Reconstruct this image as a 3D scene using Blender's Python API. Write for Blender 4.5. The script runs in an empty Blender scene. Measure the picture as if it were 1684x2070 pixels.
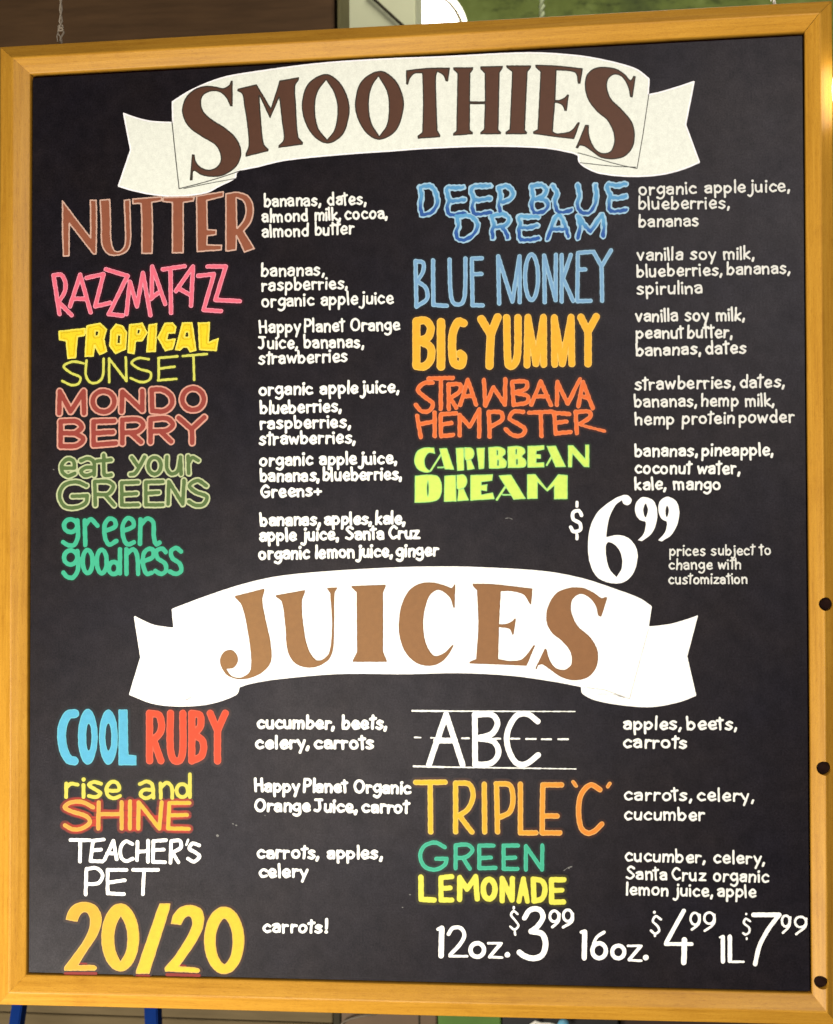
import bpy, bmesh, math, random
import numpy as np
from mathutils import Matrix, Vector
random.seed(7)
SC = bpy.context.scene
COL = SC.collection
# ------------------------------------------------------------------ camera
FPX = 2600.0
CA, CB, CC, CX, CY, CZ = 0.02461, 0.10975, 0.00663, 0.18795, -1.57425, -0.03623
def rot3(a, b, c):
    ca, sa, cb, sb, cc, sc = math.cos(a), math.sin(a), math.cos(b), math.sin(b), math.cos(c), math.sin(c)
    Rx = np.array([[1, 0, 0], [0, ca, -sa], [0, sa, ca]]); Rz = np.array([[cb, -sb, 0], [sb, cb, 0], [0, 0, 1]])
    Ry = np.array([[cc, 0, sc], [0, 1, 0], [-sc, 0, cc]])
    return Rz @ Rx @ Ry
R3 = rot3(CA, CB, CC)
cam_d = bpy.data.cameras.new('camera'); cam = bpy.data.objects.new('camera', cam_d); COL.objects.link(cam)
M = Matrix.Identity(4)
for i in range(3):
    M[i][0] = R3[i, 0]; M[i][1] = R3[i, 2]; M[i][2] = -R3[i, 1]
M[0][3], M[1][3], M[2][3] = CX, CY, CZ
cam.matrix_world = M
cam_d.sensor_fit = 'VERTICAL'; cam_d.sensor_height = 36; cam_d.lens = FPX / 2070 * 36
cam_d.dof.use_dof = True; cam_d.dof.focus_distance = 1.72; cam_d.dof.aperture_fstop = 7.0; cam_d.clip_start = 0.05; cam_d.clip_end = 60
SC.camera = cam
# ------------------------------------------------------------------ world and lamps
w = bpy.data.worlds.new('World'); SC.world = w; w.use_nodes = True
w.node_tree.nodes['Background'].inputs[0].default_value = (1.0, 0.88, 0.72, 1)
w.node_tree.nodes['Background'].inputs[1].default_value = 0.06
def area(name, loc, target, size, watts, colour):
    l = bpy.data.lights.new(name, 'AREA'); l.shape = 'DISK'; l.size = size; l.energy = watts; l.color = colour
    o = bpy.data.objects.new(name, l); COL.objects.link(o); o.location = loc
    o.rotation_euler = (Vector(target) - Vector(loc)).to_track_quat('-Z', 'Y').to_euler()
    return o
KEY = ((-0.30, -1.30, -0.42), 17.5, (-0.25, 0, -0.25))
SIDE = ((-1.25, -1.15, -1.40), 58.0, (-0.45, 0, -0.45))
FILL = ((0.88, -1.75, 0.80), 29.0, (0.50, 0, 0.30))
area('shop_spot_low', KEY[0], KEY[2], 0.5, KEY[1], (1.0, 0.95, 0.85))
area('side_bounce_fill', SIDE[0], SIDE[2], 0.6, SIDE[1], (1.0, 0.94, 0.80))  # added lamp, stands in for counter bounce on the lower left frame
area('glare_fill', FILL[0], FILL[2], 0.9, FILL[1], (1.0, 0.95, 0.88))  # added lamp, its gloss on the panel stands in for flare haze
area('background_fill', (0.35, 0.75, 2.1), (0.35, 2.6, 0.4), 0.8, 21, (1.0, 0.95, 0.85))  # added lamp out of view, brightens the pillar and green wall
vs = SC.view_settings
vs.view_transform = 'Standard'; vs.look = 'None'; vs.exposure = 0; vs.gamma = 1
# ------------------------------------------------------------------ helpers
def at(px, py, y=0.0):
    """photo survey point -> point of the upright plane at depth y (numpy arrays allowed)"""
    px = np.asarray(px, float); py = np.asarray(py, float)
    d = (R3[:, 0][:, None] * ((px.ravel() - 842) / FPX) + R3[:, 1][:, None] + R3[:, 2][:, None] * ((1035 - py.ravel()) / FPX))
    t = (y - CY) / d[1]
    return (np.array([[CX], [CY], [CZ]]) + d * t).T
def A1(px, py, y=0.0): return Vector(at(px, py, y)[0])
def tag(o, label=None, cat=None, group=None, kind=None):
    if label: o['label'] = label
    if cat: o['category'] = cat
    if group: o['group'] = group
    if kind: o['kind'] = kind
    return o
def mesh_obj(name, verts, faces, mat, parent=None, smooth=False):
    me = bpy.data.meshes.new(name); me.from_pydata([tuple(v) for v in verts], [], faces); me.update()
    if smooth:
        for p in me.polygons: p.use_smooth = True
    o = bpy.data.objects.new(name, me); COL.objects.link(o)
    if mat: me.materials.append(mat)
    if parent: o.parent = parent
    return o
def bm_obj(name, bm, mat, parent=None, smooth=False):
    me = bpy.data.meshes.new(name); bm.to_mesh(me); bm.free()
    if smooth:
        for p in me.polygons: p.use_smooth = True
    o = bpy.data.objects.new(name, me); COL.objects.link(o); me.materials.append(mat)
    if parent: o.parent = parent
    return o
def empty(name, loc=(0, 0, 0)):
    o = bpy.data.objects.new(name, None); COL.objects.link(o); o.location = loc; o.empty_display_size = 0.1
    return o
def sl(c):
    c = c / 255.0
    return c / 12.92 if c <= 0.04045 else ((c + 0.055) / 1.055) ** 2.4
def lin(rgb): return np.array([sl(v) for v in rgb])
def box_bm(bm, x0, x1, y0, y1, z0, z1, bev=0.0):
    r = bmesh.ops.create_cube(bm, size=1)
    vs_ = r['verts']
    bmesh.ops.scale(bm, vec=(x1 - x0, y1 - y0, z1 - z0), verts=vs_)
    bmesh.ops.translate(bm, vec=((x0 + x1) / 2, (y0 + y1) / 2, (z0 + z1) / 2), verts=vs_)
    if bev:
        es = list({e for v in vs_ for e in v.link_edges})
        bmesh.ops.bevel(bm, geom=es, offset=bev, segments=2, affect='EDGES')
def box(name, x0, x1, y0, y1, z0, z1, mat, parent=None, bev=0.0):
    bm = bmesh.new(); box_bm(bm, x0, x1, y0, y1, z0, z1, bev); return bm_obj(name, bm, mat, parent)
# ------------------------------------------------------------------ materials
class NT:
    def __init__(s, name):
        s.m = bpy.data.materials.new(name); s.m.use_nodes = True; s.t = s.m.node_tree
        s.b = s.t.nodes['Principled BSDF']
    def n(s, ty, **kw):
        nd = s.t.nodes.new(ty)
        for k, v in kw.items():
            if k.startswith('i_'): nd.inputs[k[2:].replace('_', ' ')].default_value = v
            else: setattr(nd, k, v)
        return nd
    def l(s, a, b): s.t.links.new(a, b)
    def ramp(s, fac, stops):
        r = s.n('ShaderNodeValToRGB'); e = r.color_ramp.elements
        while len(e) < len(stops): e.new(0.5)
        for i, (p, c) in enumerate(stops):
            e[i].position = p; e[i].color = (*c, 1) if len(c) == 3 else c
        s.l(fac, r.inputs[0]); return r.outputs[0]
    def mixc(s, a, b, fac, mode='MIX'):
        m = s.n('ShaderNodeMix', data_type='RGBA', blend_type=mode)
        for sock, v in ((m.inputs[6], a), (m.inputs[7], b), (m.inputs[0], fac)):
            if isinstance(v, (int, float)): sock.default_value = v
            elif isinstance(v, tuple): sock.default_value = (*v, 1)
            else: s.l(v, sock)
        return m.outputs[2]
    def obj(s, scale=(1, 1, 1)):
        tc = s.n('ShaderNodeTexCoord'); mp = s.n('ShaderNodeMapping'); mp.inputs['Scale'].default_value = scale
        s.l(tc.outputs['Object'], mp.inputs[0]); return mp.outputs[0]
    def noise(s, vec, scale, detail=4, rough=0.6):
        nz = s.n('ShaderNodeTexNoise'); nz.inputs['Scale'].default_value = scale
        nz.inputs['Detail'].default_value = detail; nz.inputs['Roughness'].default_value = rough
        s.l(vec, nz.inputs['Vector']); return nz.outputs[0]
    def bump(s, h, strength, dist):
        b = s.n('ShaderNodeBump'); b.inputs['Strength'].default_value = strength; b.inputs['Distance'].default_value = dist
        s.l(h, b.inputs['Height']); s.l(b.outputs[0], s.b.inputs['Normal'])
def simple(name, rgb, rough=0.6, var=0.25, scale=20, spec=0.4, stretch=(1, 1, 1)):
    k = NT(name); v = k.obj(stretch); n = k.noise(v, scale, 5)
    c = lin(rgb)
    k.l(k.ramp(n, [(0.25, tuple(c * (1 - var))), (0.75, tuple(c * (1 + var)))]), k.b.inputs['Base Color'])
    k.b.inputs['Roughness'].default_value = rough; k.b.inputs['Specular IOR Level'].default_value = spec
    k.bump(n, 0.2, 0.002)
    return k.m
BOARD_LIN = (0.0056, 0.0047, 0.0068)
def mat_board():
    k = NT('chalkboard_black'); v = k.obj()
    big = k.noise(v, 5.5, 5, 0.62); mid = k.noise(v, 42, 8, 0.75); fine = k.noise(v, 480, 4, 0.85); sp = k.noise(v, 260, 2, 0.5)
    b = BOARD_LIN
    c1 = k.ramp(big, [(0.3, (b[0] * .8, b[1] * .85, b[2] * 1.1)), (0.7, (b[0] * 1.35, b[1] * 1.2, b[2] * .95))])
    c2 = k.mixc(c1, k.ramp(mid, [(0.3, (0.55, 0.55, 0.58)), (0.75, (1.7, 1.6, 1.5))]), 1.0, 'MULTIPLY')
    c3 = k.mixc(c2, k.ramp(fine, [(0.35, (0.55, 0.55, 0.55)), (0.65, (1.45, 1.42, 1.42))]), 1.0, 'MULTIPLY')
    c4 = k.mixc(c3, (0.10, 0.095, 0.09), k.ramp(sp, [(0.79, (0, 0, 0)), (0.84, (0.7, 0.7, 0.7))]))
    k.l(c4, k.b.inputs['Base Color'])
    k.l(k.ramp(k.noise(v, 9, 9, 0.72), [(0.25, (0.40, 0.40, 0.40)), (0.75, (0.50, 0.50, 0.50))]), k.b.inputs['Roughness'])
    k.l(k.mixc(k.ramp(fine, [(0.35, (0.18, 0.155, 0.165)), (0.65, (0.27, 0.275, 0.29))]), k.ramp(mid, [(0.3, (0.66, 0.66, 0.67)), (0.72, (0.9, 0.9, 0.92))]), 1.0, 'MULTIPLY'), k.b.inputs['Specular IOR Level'])
    k.b.inputs['Specular Tint'].default_value = (0.98, 0.94, 1.0, 1)
    k.bump(fine, 0.35, 0.0006)
    return k.m
def mat_paint():
    k = NT('sign_paint'); v = k.obj()
    a = k.n('ShaderNodeAttribute', attribute_name='paint')
    n1 = k.noise(v, 130, 4, 0.6); n2 = k.noise(v, 1100, 2, 0.7)
    c = k.mixc(a.outputs['Color'], k.ramp(n1, [(0.3, (0.91, 0.91, 0.91)), (0.7, (1.03, 1.03, 1.03))]), 1.0, 'MULTIPLY')
    c = k.mixc(c, k.ramp(n2, [(0.3, (0.86, 0.86, 0.86)), (0.7, (1.05, 1.05, 1.05))]), 1.0, 'MULTIPLY')
    k.l(c, k.b.inputs['Base Color'])
    mr = k.n('ShaderNodeMapRange'); k.l(a.outputs['Alpha'], mr.inputs[0]); mr.inputs[3].default_value = 0.46; mr.inputs[4].default_value = 0.6
    k.l(mr.outputs[0], k.b.inputs['Roughness'])
    ms = k.n('ShaderNodeMapRange'); k.l(a.outputs['Alpha'], ms.inputs[0]); ms.inputs[3].default_value = 0.22; ms.inputs[4].default_value = 0.25
    k.l(ms.outputs[0], k.b.inputs['Specular IOR Level'])
    return k.m
def mat_wood():
    k = NT('honey_varnished_wood')
    uv = k.n('ShaderNodeUVMap'); mp = k.n('ShaderNodeMapping'); mp.inputs['Scale'].default_value = (4, 130, 1)
    k.l(uv.outputs[0], mp.inputs[0])
    mp2 = k.n('ShaderNodeMapping'); mp2.inputs['Scale'].default_value = (60, 700, 1); k.l(uv.outputs[0], mp2.inputs[0])
    g = k.noise(mp.outputs[0], 1.6, 6, 0.6); f = k.noise(mp2.outputs[0], 1.4, 3, 0.6)
    base = k.ramp(g, [(0.25, (0.33, 0.152, 0.014)), (0.45, (0.41, 0.198, 0.020)), (0.6, (0.45, 0.224, 0.025)), (0.8, (0.51, 0.265, 0.034))])
    pores = k.ramp(f, [(0.30, (0.58, 0.48, 0.36)), (0.45, (1, 1, 1))])
    c = k.mixc(base, pores, 0.5, 'MULTIPLY')
    gr = k.noise(k.obj(), 1300, 2, 0.8)
    c = k.mixc(c, k.ramp(gr, [(0.3, (0.80, 0.78, 0.74)), (0.7, (1.12, 1.12, 1.12))]), 1.0, 'MULTIPLY')
    dirt = k.noise(k.obj(), 14, 5, 0.65)
    c = k.mixc(c, k.ramp(dirt, [(0.28, (0.80, 0.74, 0.66)), (0.46, (1, 1, 1))]), 0.6, 'MULTIPLY')
    k.l(c, k.b.inputs['Base Color'])
    k.b.inputs['Roughness'].default_value = 0.42; k.b.inputs['Specular IOR Level'].default_value = 0.22
    k.bump(f, 0.15, 0.0004)
    return k.m
M_BOARD, M_PAINT, M_WOOD = mat_board(), mat_paint(), mat_wood()
def emis(name, rgb, strength):
    k = NT(name); k.b.inputs['Base Color'].default_value = (*rgb, 1)
    k.b.inputs['Emission Color'].default_value = (*rgb, 1); k.b.inputs['Emission Strength'].default_value = strength
    return k.m
# ================================================================== THE MENU BOARD
board = empty('menu_board', tuple(A1(842, 2050, 0.0)))
tag(board, 'large framed black menu board with painted smoothie and juice lists in a honey wood frame', 'menu board')
BO = Vector(board.location)
def wpos(q):
    r = Vector((0, 0, 0))
    while q is not None:
        r += Vector(q.location)
        if q.parent: r += q.matrix_parent_inverse.translation
        q = q.parent
    return r
def under(o, parent=board):
    """parent keeping world placement"""
    o.parent = parent; o.matrix_parent_inverse = Matrix.Translation(-wpos(parent))
    return o
INN = [(58.8, 147.6), (1627.9, 60.9), (1643.4, 2010.9), (50.6, 1971.9)]       # TL TR BR BL inner lip
OUT = [(0.5, 95.0), (1681.5, 2.0), (1697, 2073.5), (-4, 2030.5)]
# panel, slightly wider than the frame opening, 7 mm behind the lip
P_Y = 0.0
cs = [A1(x, y, -0.006) for x, y in INN]; co = [A1(x, y, -0.002) for x, y in OUT]
cen = sum(cs, Vector()) / 4
pv = [c - Vector((math.copysign(0.0026, (c - cen).x), 0, 0.0045 if c.z > 0 else -0.0022)) for c in cs]
verts = [(p.x, 0.0, p.z) for p in pv] + [(p.x, 0.006, p.z) for p in pv]
panel = mesh_obj('board_panel', verts, [(0, 3, 2, 1), (4, 5, 6, 7), (0, 1, 5, 4), (1, 2, 6, 5), (2, 3, 7, 6), (3, 0, 4, 7)], M_BOARD)
under(panel)
bk_ = [c + (c - cen).normalized() * 0.012 for c in cs]
o = mesh_obj('backing', [(p.x, 0.0078, p.z) for p in bk_] + [(p.x, 0.0115, p.z) for p in bk_], [(0, 3, 2, 1), (4, 5, 6, 7), (0, 1, 5, 4), (1, 2, 6, 5), (2, 3, 7, 6), (3, 0, 4, 7)], simple('gap_shadow_backing', (38, 14, 8), 0.9, 0.2, 40, 0.05))  # dark colour puts the edge shadow into the gap around the panel
under(o)
# frame rails: profile from outer back edge over the ridge to the inner rebate; t = 0 outer, 1 inner
PROF = [(0.0, 0.020), (0.0, -0.0010), (0.008, -0.0024), (0.03, -0.0034), (0.30, -0.0085), (0.47, -0.0120), (0.51, -0.0124), (0.55, -0.0120),
        (0.75, -0.0080), (0.955, -0.0034), (0.985, -0.0026), (1.0, -0.0014), (1.0, 0.0075), (0.8, 0.0077), (0.8, 0.018), (0.0, 0.020)]
def rail(i, j, hole_px=()):
    o0, o1, n0, n1 = co[i], co[j], cs[i], cs[j]
    L = (o1 - o0).length
    verts, uvs, faces = [], [], []
    n = 9
    d = (o1 - o0).normalized()
    for s in range(n):
        f = s / (n - 1)
        for t, y in PROF[:-1]:
            a = o0.lerp(n0, t); b = o1.lerp(n1, t); p = a.lerp(b, f)
            gap = 0.00012 * (1 - 2 * f)                       # mitre joint left a hair open
            wob = 0.0003 * math.sin(f * 9 + i * 2)
            verts.append((p.x + d.x * gap - d.z * wob, y, p.z + d.z * gap + d.x * wob)); uvs.append((f * L + i * 2.3, t * 0.035 + i))
    m = len(PROF) - 1
    for s in range(n - 1):
        for k in range(m):
            k2 = (k + 1) % m
            faces.append((s * m + k, (s + 1) * m + k, (s + 1) * m + k2, s * m + k2))
    faces.append(tuple(range(m))); faces.append(tuple(reversed(range((n - 1) * m, n * m))))
    o = mesh_obj('frame_rail', verts, faces, M_WOOD)
    bm = bmesh.new(); bm.from_mesh(o.data); bmesh.ops.recalc_face_normals(bm, faces=bm.faces); bm.to_mesh(o.data); bm.free()
    me = o.data; uvl = me.uv_layers.new(name='UVMap')
    for lp in me.loops: uvl.data[lp.index].uv = uvs[lp.vertex_index]
    if hole_px:
        bm = bmesh.new()
        for hx, hy, hr in hole_px:
            c = A1(hx, hy, -0.008)
            r = bmesh.ops.create_cone(bm, cap_ends=True, segments=28, radius1=hr, radius2=hr, depth=0.022)
            bmesh.ops.rotate(bm, verts=r['verts'], matrix=Matrix.Rotation(math.pi / 2, 3, 'X'))
            bmesh.ops.translate(bm, verts=r['verts'], vec=(c.x, -0.0060, c.z))
        cut = bm_obj('cutter', bm, M_WOOD)
        md = o.modifiers.new('b', 'BOOLEAN'); md.operation = 'DIFFERENCE'; md.object = cut; md.solver = 'EXACT'
        bpy.context.view_layer.update()
        me2 = bpy.data.meshes.new_from_object(o.evaluated_get(bpy.context.evaluated_depsgraph_get()))
        o.modifiers.clear(); o.data = me2; bpy.data.objects.remove(cut)
    return under(o)
rt = rail(0, 1); tag(rt, 'top rail of the frame')
HOLES = [(1669, 1221, 0.0081), (1665.4, 1552.6, 0.0083), (1660.5, 1985.8, 0.0078)]
rr = rail(1, 2, HOLES); tag(rr, 'right rail of the frame with three round screw holes')
rb = rail(3, 2); tag(rb, 'bottom rail of the frame')
rl = rail(0, 3); tag(rl, 'left rail of the frame')
M_HOLE_SHADE = simple('hole_shade_dark', (26, 10, 6), 0.8, 0.3, 200, 0.1)  # near-black filler, paints the shade inside the empty screw holes
for hx, hy, hr in HOLES:
    c = A1(hx, hy, -0.008)
    bm = bmesh.new()
    r = bmesh.ops.create_cone(bm, cap_ends=True, segments=28, radius1=hr - 0.0002, radius2=hr - 0.0009, depth=0.006)
    bmesh.ops.rotate(bm, verts=r['verts'], matrix=Matrix.Rotation(math.pi / 2, 3, 'X'))
    bmesh.ops.translate(bm, verts=r['verts'], vec=(c.x, -0.0010, c.z))
    o = bm_obj('hole_shade', bm, M_HOLE_SHADE); under(o)
# ------------------------------------------------------------------ lettering: signed distance shapes -> flat paint meshes
def spline(pts, closed=False, corners=None, step=3.0):
    pts = [np.array(p, float) for p in pts]; n = len(pts)
    corners = corners or [False] * n
    if len(pts) < 3: return np.array(pts)
    out = []; segs = n if closed else n - 1
    for i in range(segs):
        p1, p2 = pts[i], pts[(i + 1) % n]
        i2 = (i + 1) % n
        p0 = pts[i - 1] if (closed or i > 0) else p1
        p3 = pts[(i + 2) % n] if (closed or i + 2 < n) else p2
        L = np.linalg.norm(p2 - p1) + 1e-9
        m1 = np.zeros(2) if False else None
        d0 = np.linalg.norm(p1 - p0) + 1e-9; d2 = np.linalg.norm(p3 - p2) + 1e-9
        t1 = (p2 - p1) if (corners[i] or d0 < 1e-6) else ((p1 - p0) / d0 * L + (p2 - p1)) / 2 if False else (p2 - p0) / (d0 + L) * L
        t2 = (p2 - p1) if (corners[i2] or d2 < 1e-6) else (p3 - p1) / (d2 + L) * L
        k = max(1, int(L / step)) if not (corners[i] and corners[i2]) else 1
        for s in range(k):
            t = s / k
            out.append((2*t**3 - 3*t**2 + 1) * p1 + (t**3 - 2*t**2 + t) * t1 + (-2*t**3 + 3*t**2) * p2 + (t**3 - t**2) * t2)
    if not closed: out.append(pts[-1])
    return np.array(out)
class Shape:
    """collects primitives in photo survey pixels"""
    def __init__(s, ox=0, oy=0, sc=1.0, r=10): s.ox, s.oy, s.sc, s.r = ox, oy, sc, r; s.prims = []
    def T(s, p): return np.array([s.ox + p[0] / s.sc, s.oy + p[1] / s.sc])
    def add(s, text):
        for item in text.replace('\n', ' ').split(';'):
            tk = item.split()
            if not tk: continue
            op = tk[0]; r = s.r
            if '@' in op: op, rr_ = op.split('@'); r = float(rr_)
            r = r / s.sc
            raw = [t for t in tk[1:]]
            cor = [t.endswith('!') for t in raw]
            P = [tuple(float(v) for v in t.rstrip('!').split(',')) for t in raw]
            if op in 'oek':
                c = s.T(P[0]); rx, ry = P[1][0] / s.sc, P[1][1] / s.sc
                n = max(16, int((rx + ry) * 1.2)); th = np.linspace(0, 2 * np.pi, n, endpoint=False)
                path = np.stack([c[0] + rx * np.cos(th), c[1] + ry * np.sin(th)], 1)
                if op == 'o': s.prims.append(('stroke', np.vstack([path, path[:1]]), r))
                else: s.prims.append(('fill' if op == 'e' else 'hole', path, 0))
            else:
                Q = [s.T(p) for p in P]
                if op == 'p': s.prims.append(('stroke', np.array(Q if len(Q) > 1 else Q * 2), r))
                elif op == 's': s.prims.append(('stroke', spline(Q), r))
                elif op == 'f': s.prims.append(('fill', spline(Q, True, cor), 0))
                elif op == 'h': s.prims.append(('hole', spline(Q, True, cor), 0))
        return s
def seg_dist(X, Y, a, b):
    ab = b - a; l2 = ab @ ab + 1e-12
    t = np.clip(((X - a[0]) * ab[0] + (Y - a[1]) * ab[1]) / l2, 0, 1)
    return np.hypot(X - a[0] - t * ab[0], Y - a[1] - t * ab[1])
def field(prims, step, pad, wob=0.35, seed=0):
    allp = np.vstack([p[1] for p in prims]); rm = max(p[2] for p in prims)
    x0, y0 = allp.min(0) - rm - pad - 2; x1, y1 = allp.max(0) + rm + pad + 2
    nx, ny = int((x1 - x0) / step) + 2, int((y1 - y0) / step) + 2
    xs = x0 + np.arange(nx) * step; ys = y0 + np.arange(ny) * step
    F = np.full((ny, nx), 1e3)
    for kind, path, r in prims:
        m = r + pad + 3
        if kind == 'stroke':
            for a, b in zip(path[:-1], path[1:]):
                i0 = max(0, int((min(a[0], b[0]) - m - x0) / step)); i1 = min(nx, int((max(a[0], b[0]) + m - x0) / step) + 2)
                j0 = max(0, int((min(a[1], b[1]) - m - y0) / step)); j1 = min(ny, int((max(a[1], b[1]) + m - y0) / step) + 2)
                X, Y = np.meshgrid(xs[i0:i1], ys[j0:j1])
                sub = F[j0:j1, i0:i1]; np.minimum(sub, seg_dist(X, Y, a, b) - r, out=sub)
        else:
            mn, mx = path.min(0) - m, path.max(0) + m
            i0 = max(0, int((mn[0] - x0) / step)); i1 = min(nx, int((mx[0] - x0) / step) + 2)
            j0 = max(0, int((mn[1] - y0) / step)); j1 = min(ny, int((mx[1] - y0) / step) + 2)
            X, Y = np.meshgrid(xs[i0:i1], ys[j0:j1])
            D = np.full(X.shape, 1e3); ins = np.zeros(X.shape, bool)
            q = np.vstack([path, path[:1]])
            for a, b in zip(q[:-1], q[1:]):
                np.minimum(D, seg_dist(X, Y, a, b), out=D)
                c = (a[1] > Y) != (b[1] > Y)
                xi = a[0] + (Y - a[1]) / (b[1] - a[1] + 1e-12) * (b[0] - a[0])
                ins ^= c & (X < xi)
            S = np.where(ins, -D, D)
            sub = F[j0:j1, i0:i1]
            if kind == 'fill': np.minimum(sub, S, out=sub)
            else: np.maximum(sub, -S, out=sub)
    if wob:
        X, Y = np.meshgrid(xs, ys); k = seed * 1.7
        F += wob * 0.5 * (np.sin(X * .23 + k + 1.3 * np.sin(Y * .11)) * np.sin(Y * .19 + 2 * k) + .7 * np.sin(X * .61 + Y * .37 + k))
    return F, xs, ys
def march(F, xs, ys, iso, upper=None):
    """polygons of F < iso as loose faces; returns verts (px,py) and face sizes"""
    G = F - iso; ins = G < 0
    code = ins[:-1, :-1] * 1 + ins[:-1, 1:] * 2 + ins[1:, 1:] * 4 + ins[1:, :-1] * 8
    V, FS = [], []
    # interior runs
    ny, nx = code.shape
    full = code == 15
    for j in range(ny):
        row = full[j]
        if not row.any(): continue
        d = np.diff(np.concatenate([[0], row.astype(np.int8), [0]]))
        for a, b in zip(np.where(d == 1)[0], np.where(d == -1)[0]):
            while a < b:
                e = min(b, a + 12)
                V += [(xs[a], ys[j]), (xs[a], ys[j + 1]), (xs[e], ys[j + 1]), (xs[e], ys[j])]; FS.append(4); a = e
    J, I = np.where((code > 0) & (code < 15))
    gl = G.tolist(); xl = xs.tolist(); yl = ys.tolist()
    for j, i in zip(J.tolist(), I.tolist()):
        c = [(xl[i], yl[j], gl[j][i]), (xl[i + 1], yl[j], gl[j][i + 1]), (xl[i + 1], yl[j + 1], gl[j + 1][i + 1]), (xl[i], yl[j + 1], gl[j + 1][i])]
        poly = []
        for k in range(4):
            p, q = c[k], c[(k + 1) & 3]
            if p[2] < 0: poly.append((p[0], p[1]))
            if (p[2] < 0) != (q[2] < 0):
                t = p[2] / (p[2] - q[2]); poly.append((p[0] + t * (q[0] - p[0]), p[1] + t * (q[1] - p[1])))
        if len(poly) >= 3:
            poly.reverse(); V += poly; FS.append(len(poly))
    return np.array(V), FS
ORDER = [0]
def paint(name, prims, layers, step=1.25, wob=0.35, level=0.0006, label=None, parent=None):
    """layers: (iso, colour or function(x, y) -> Nx3 linear, depth step)"""
    ORDER[0] += 1; k = ORDER[0]
    pad = max(0, max(l[0] for l in layers)) + 1
    F, xs, ys = field(prims, step, pad, wob, k)
    VV, CC_, FS = [], [], []
    for n, (iso, colr) in enumerate(layers):
        V, fs = march(F, xs, ys, iso)
        if not len(fs): continue
        halo = iso > 1.9 and n == 0 and len(layers) > 1
        lev = (0.00022 if halo else level + 0.00016 * n) + k * 0.0000025
        VV.append(at(V[:, 0], V[:, 1], -lev)); FS += fs
        c = colr(V[:, 0], V[:, 1]) if callable(colr) else np.tile(np.array(colr), (len(V), 1))
        if halo:
            i = np.clip(((V[:, 0] - xs[0]) / step), 0, len(xs) - 1.01); j = np.clip(((V[:, 1] - ys[0]) / step), 0, len(ys) - 1.01)
            i0, j0 = i.astype(int), j.astype(int); fi, fj = i - i0, j - j0
            f = (F[j0, i0] * (1 - fi) + F[j0, i0 + 1] * fi) * (1 - fj) + (F[j0 + 1, i0] * (1 - fi) + F[j0 + 1, i0 + 1] * fi) * fj
            t = np.clip(f / iso, 0, 1)[:, None] ** 2.0
            c = c * (1 - t) + np.array(BOARD_LIN) * t
        CC_.append(np.hstack([c, np.full((len(c), 1), 0.0 if halo else 1.0)]))
    P = np.vstack(VV); C = np.vstack(CC_)
    me = bpy.data.meshes.new(name)
    me.vertices.add(len(P)); me.vertices.foreach_set('co', P.astype(np.float32).ravel())
    me.loops.add(len(P)); me.loops.foreach_set('vertex_index', np.arange(len(P), dtype=np.int32))
    st = np.concatenate([[0], np.cumsum(FS)[:-1]]).astype(np.int32)
    me.polygons.add(len(FS)); me.polygons.foreach_set('loop_start', st)
    at_ = me.attributes.new('paint', 'FLOAT_COLOR', 'POINT')
    at_.data.foreach_set('color', C.astype(np.float32).ravel())
    me.update(calc_edges=True); me.validate()
    me.materials.append(M_PAINT)
    o = bpy.data.objects.new(name, me); COL.objects.link(o)
    under(o, parent or board)
    if label: o['label'] = label
    return o
def light_at(px, py):
    """what the lamps give at a point of the board (used once per word to turn the colour read off the photo into the pigment)"""
    p = at(px, py)[0]; e = 0.06
    for loc, wt_, tg in (KEY, SIDE, FILL):
        l = np.array(loc); d = p - l; r = np.linalg.norm(d); ax = np.array(tg) - l; ax = ax / np.linalg.norm(ax)
        e += wt_ * max(0, d @ ax / r) * (d[1] / r) / (math.pi * r * r) / math.pi
    return e
def pig(rgb, px, py):
    return np.clip(lin(rgb) * np.array([1.22, 1.18, 1.16]) / light_at(px, py), 0.003, 0.88)
def grad(c0, c1, lo, hi, px, py, axis=1):
    a, b = pig(c0, px, py), pig(c1, px, py)
    def f(x, y):
        t = np.clip(((y if axis else x) - lo) / (hi - lo), 0, 1)[:, None]; t = t * t * (3 - 2 * t)
        return a * (1 - t) + b * t
    return f
WHITE = np.array([0.80, 0.785, 0.74]); WHITE2 = np.array([0.83, 0.81, 0.78])
# ---- banners
def ribbon(pts, edge, body, label):
    S = Shape(); S.prims.append(('fill', spline([p[:2] for p in pts], True, [len(p) > 2 for p in pts]), 0))
    return paint('banner', S.prims, [(0, edge), (-3.2, body)], step=2.5, wob=0.2, level=0.00034, label=label)
B1 = [(347,205,1),(386,181),(445,157),(500,146),(637,127.7),(756,119),(900,113),(1067,105.4),(1156,110),(1216,119),(1285,138),(1313.7,158.8,1),(1311.7,190,1),(1332,185.6),(1368,175),(1405,162.7,1),
 (1387.4,252,1),(1415.6,329,1),(1377,344.4),(1332,354.8),(1273,357.8),(1214,351.8),(1186,341),(1169.7,328),(1168,314.7,1),(1156,310),(1097,300),(978,297),(859,301.4),(800,305.8),(697,313),(578,325),(519,338.5),(489,344.4,1),
 (479,350),(477,360),(444.5,377),(415.7,391),(356,398),(312,395),(267,386),(237.5,377,1),(262.8,303,1),(248,227,1),(273,236),(303,243.5),(348,246.4,1)]
b1 = ribbon(B1, np.array([0.80, 0.775, 0.80]), np.array([0.67, 0.685, 0.62]), 'cream ribbon banner carrying the title SMOOTHIES')
J = lambda x, y, *c: (240 + x / 2.8067, 1140 + y / 2.8067, *c)
K = lambda x, y, *c: (820 + x / 2.8067, 1140 + y / 2.8067, *c)
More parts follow.
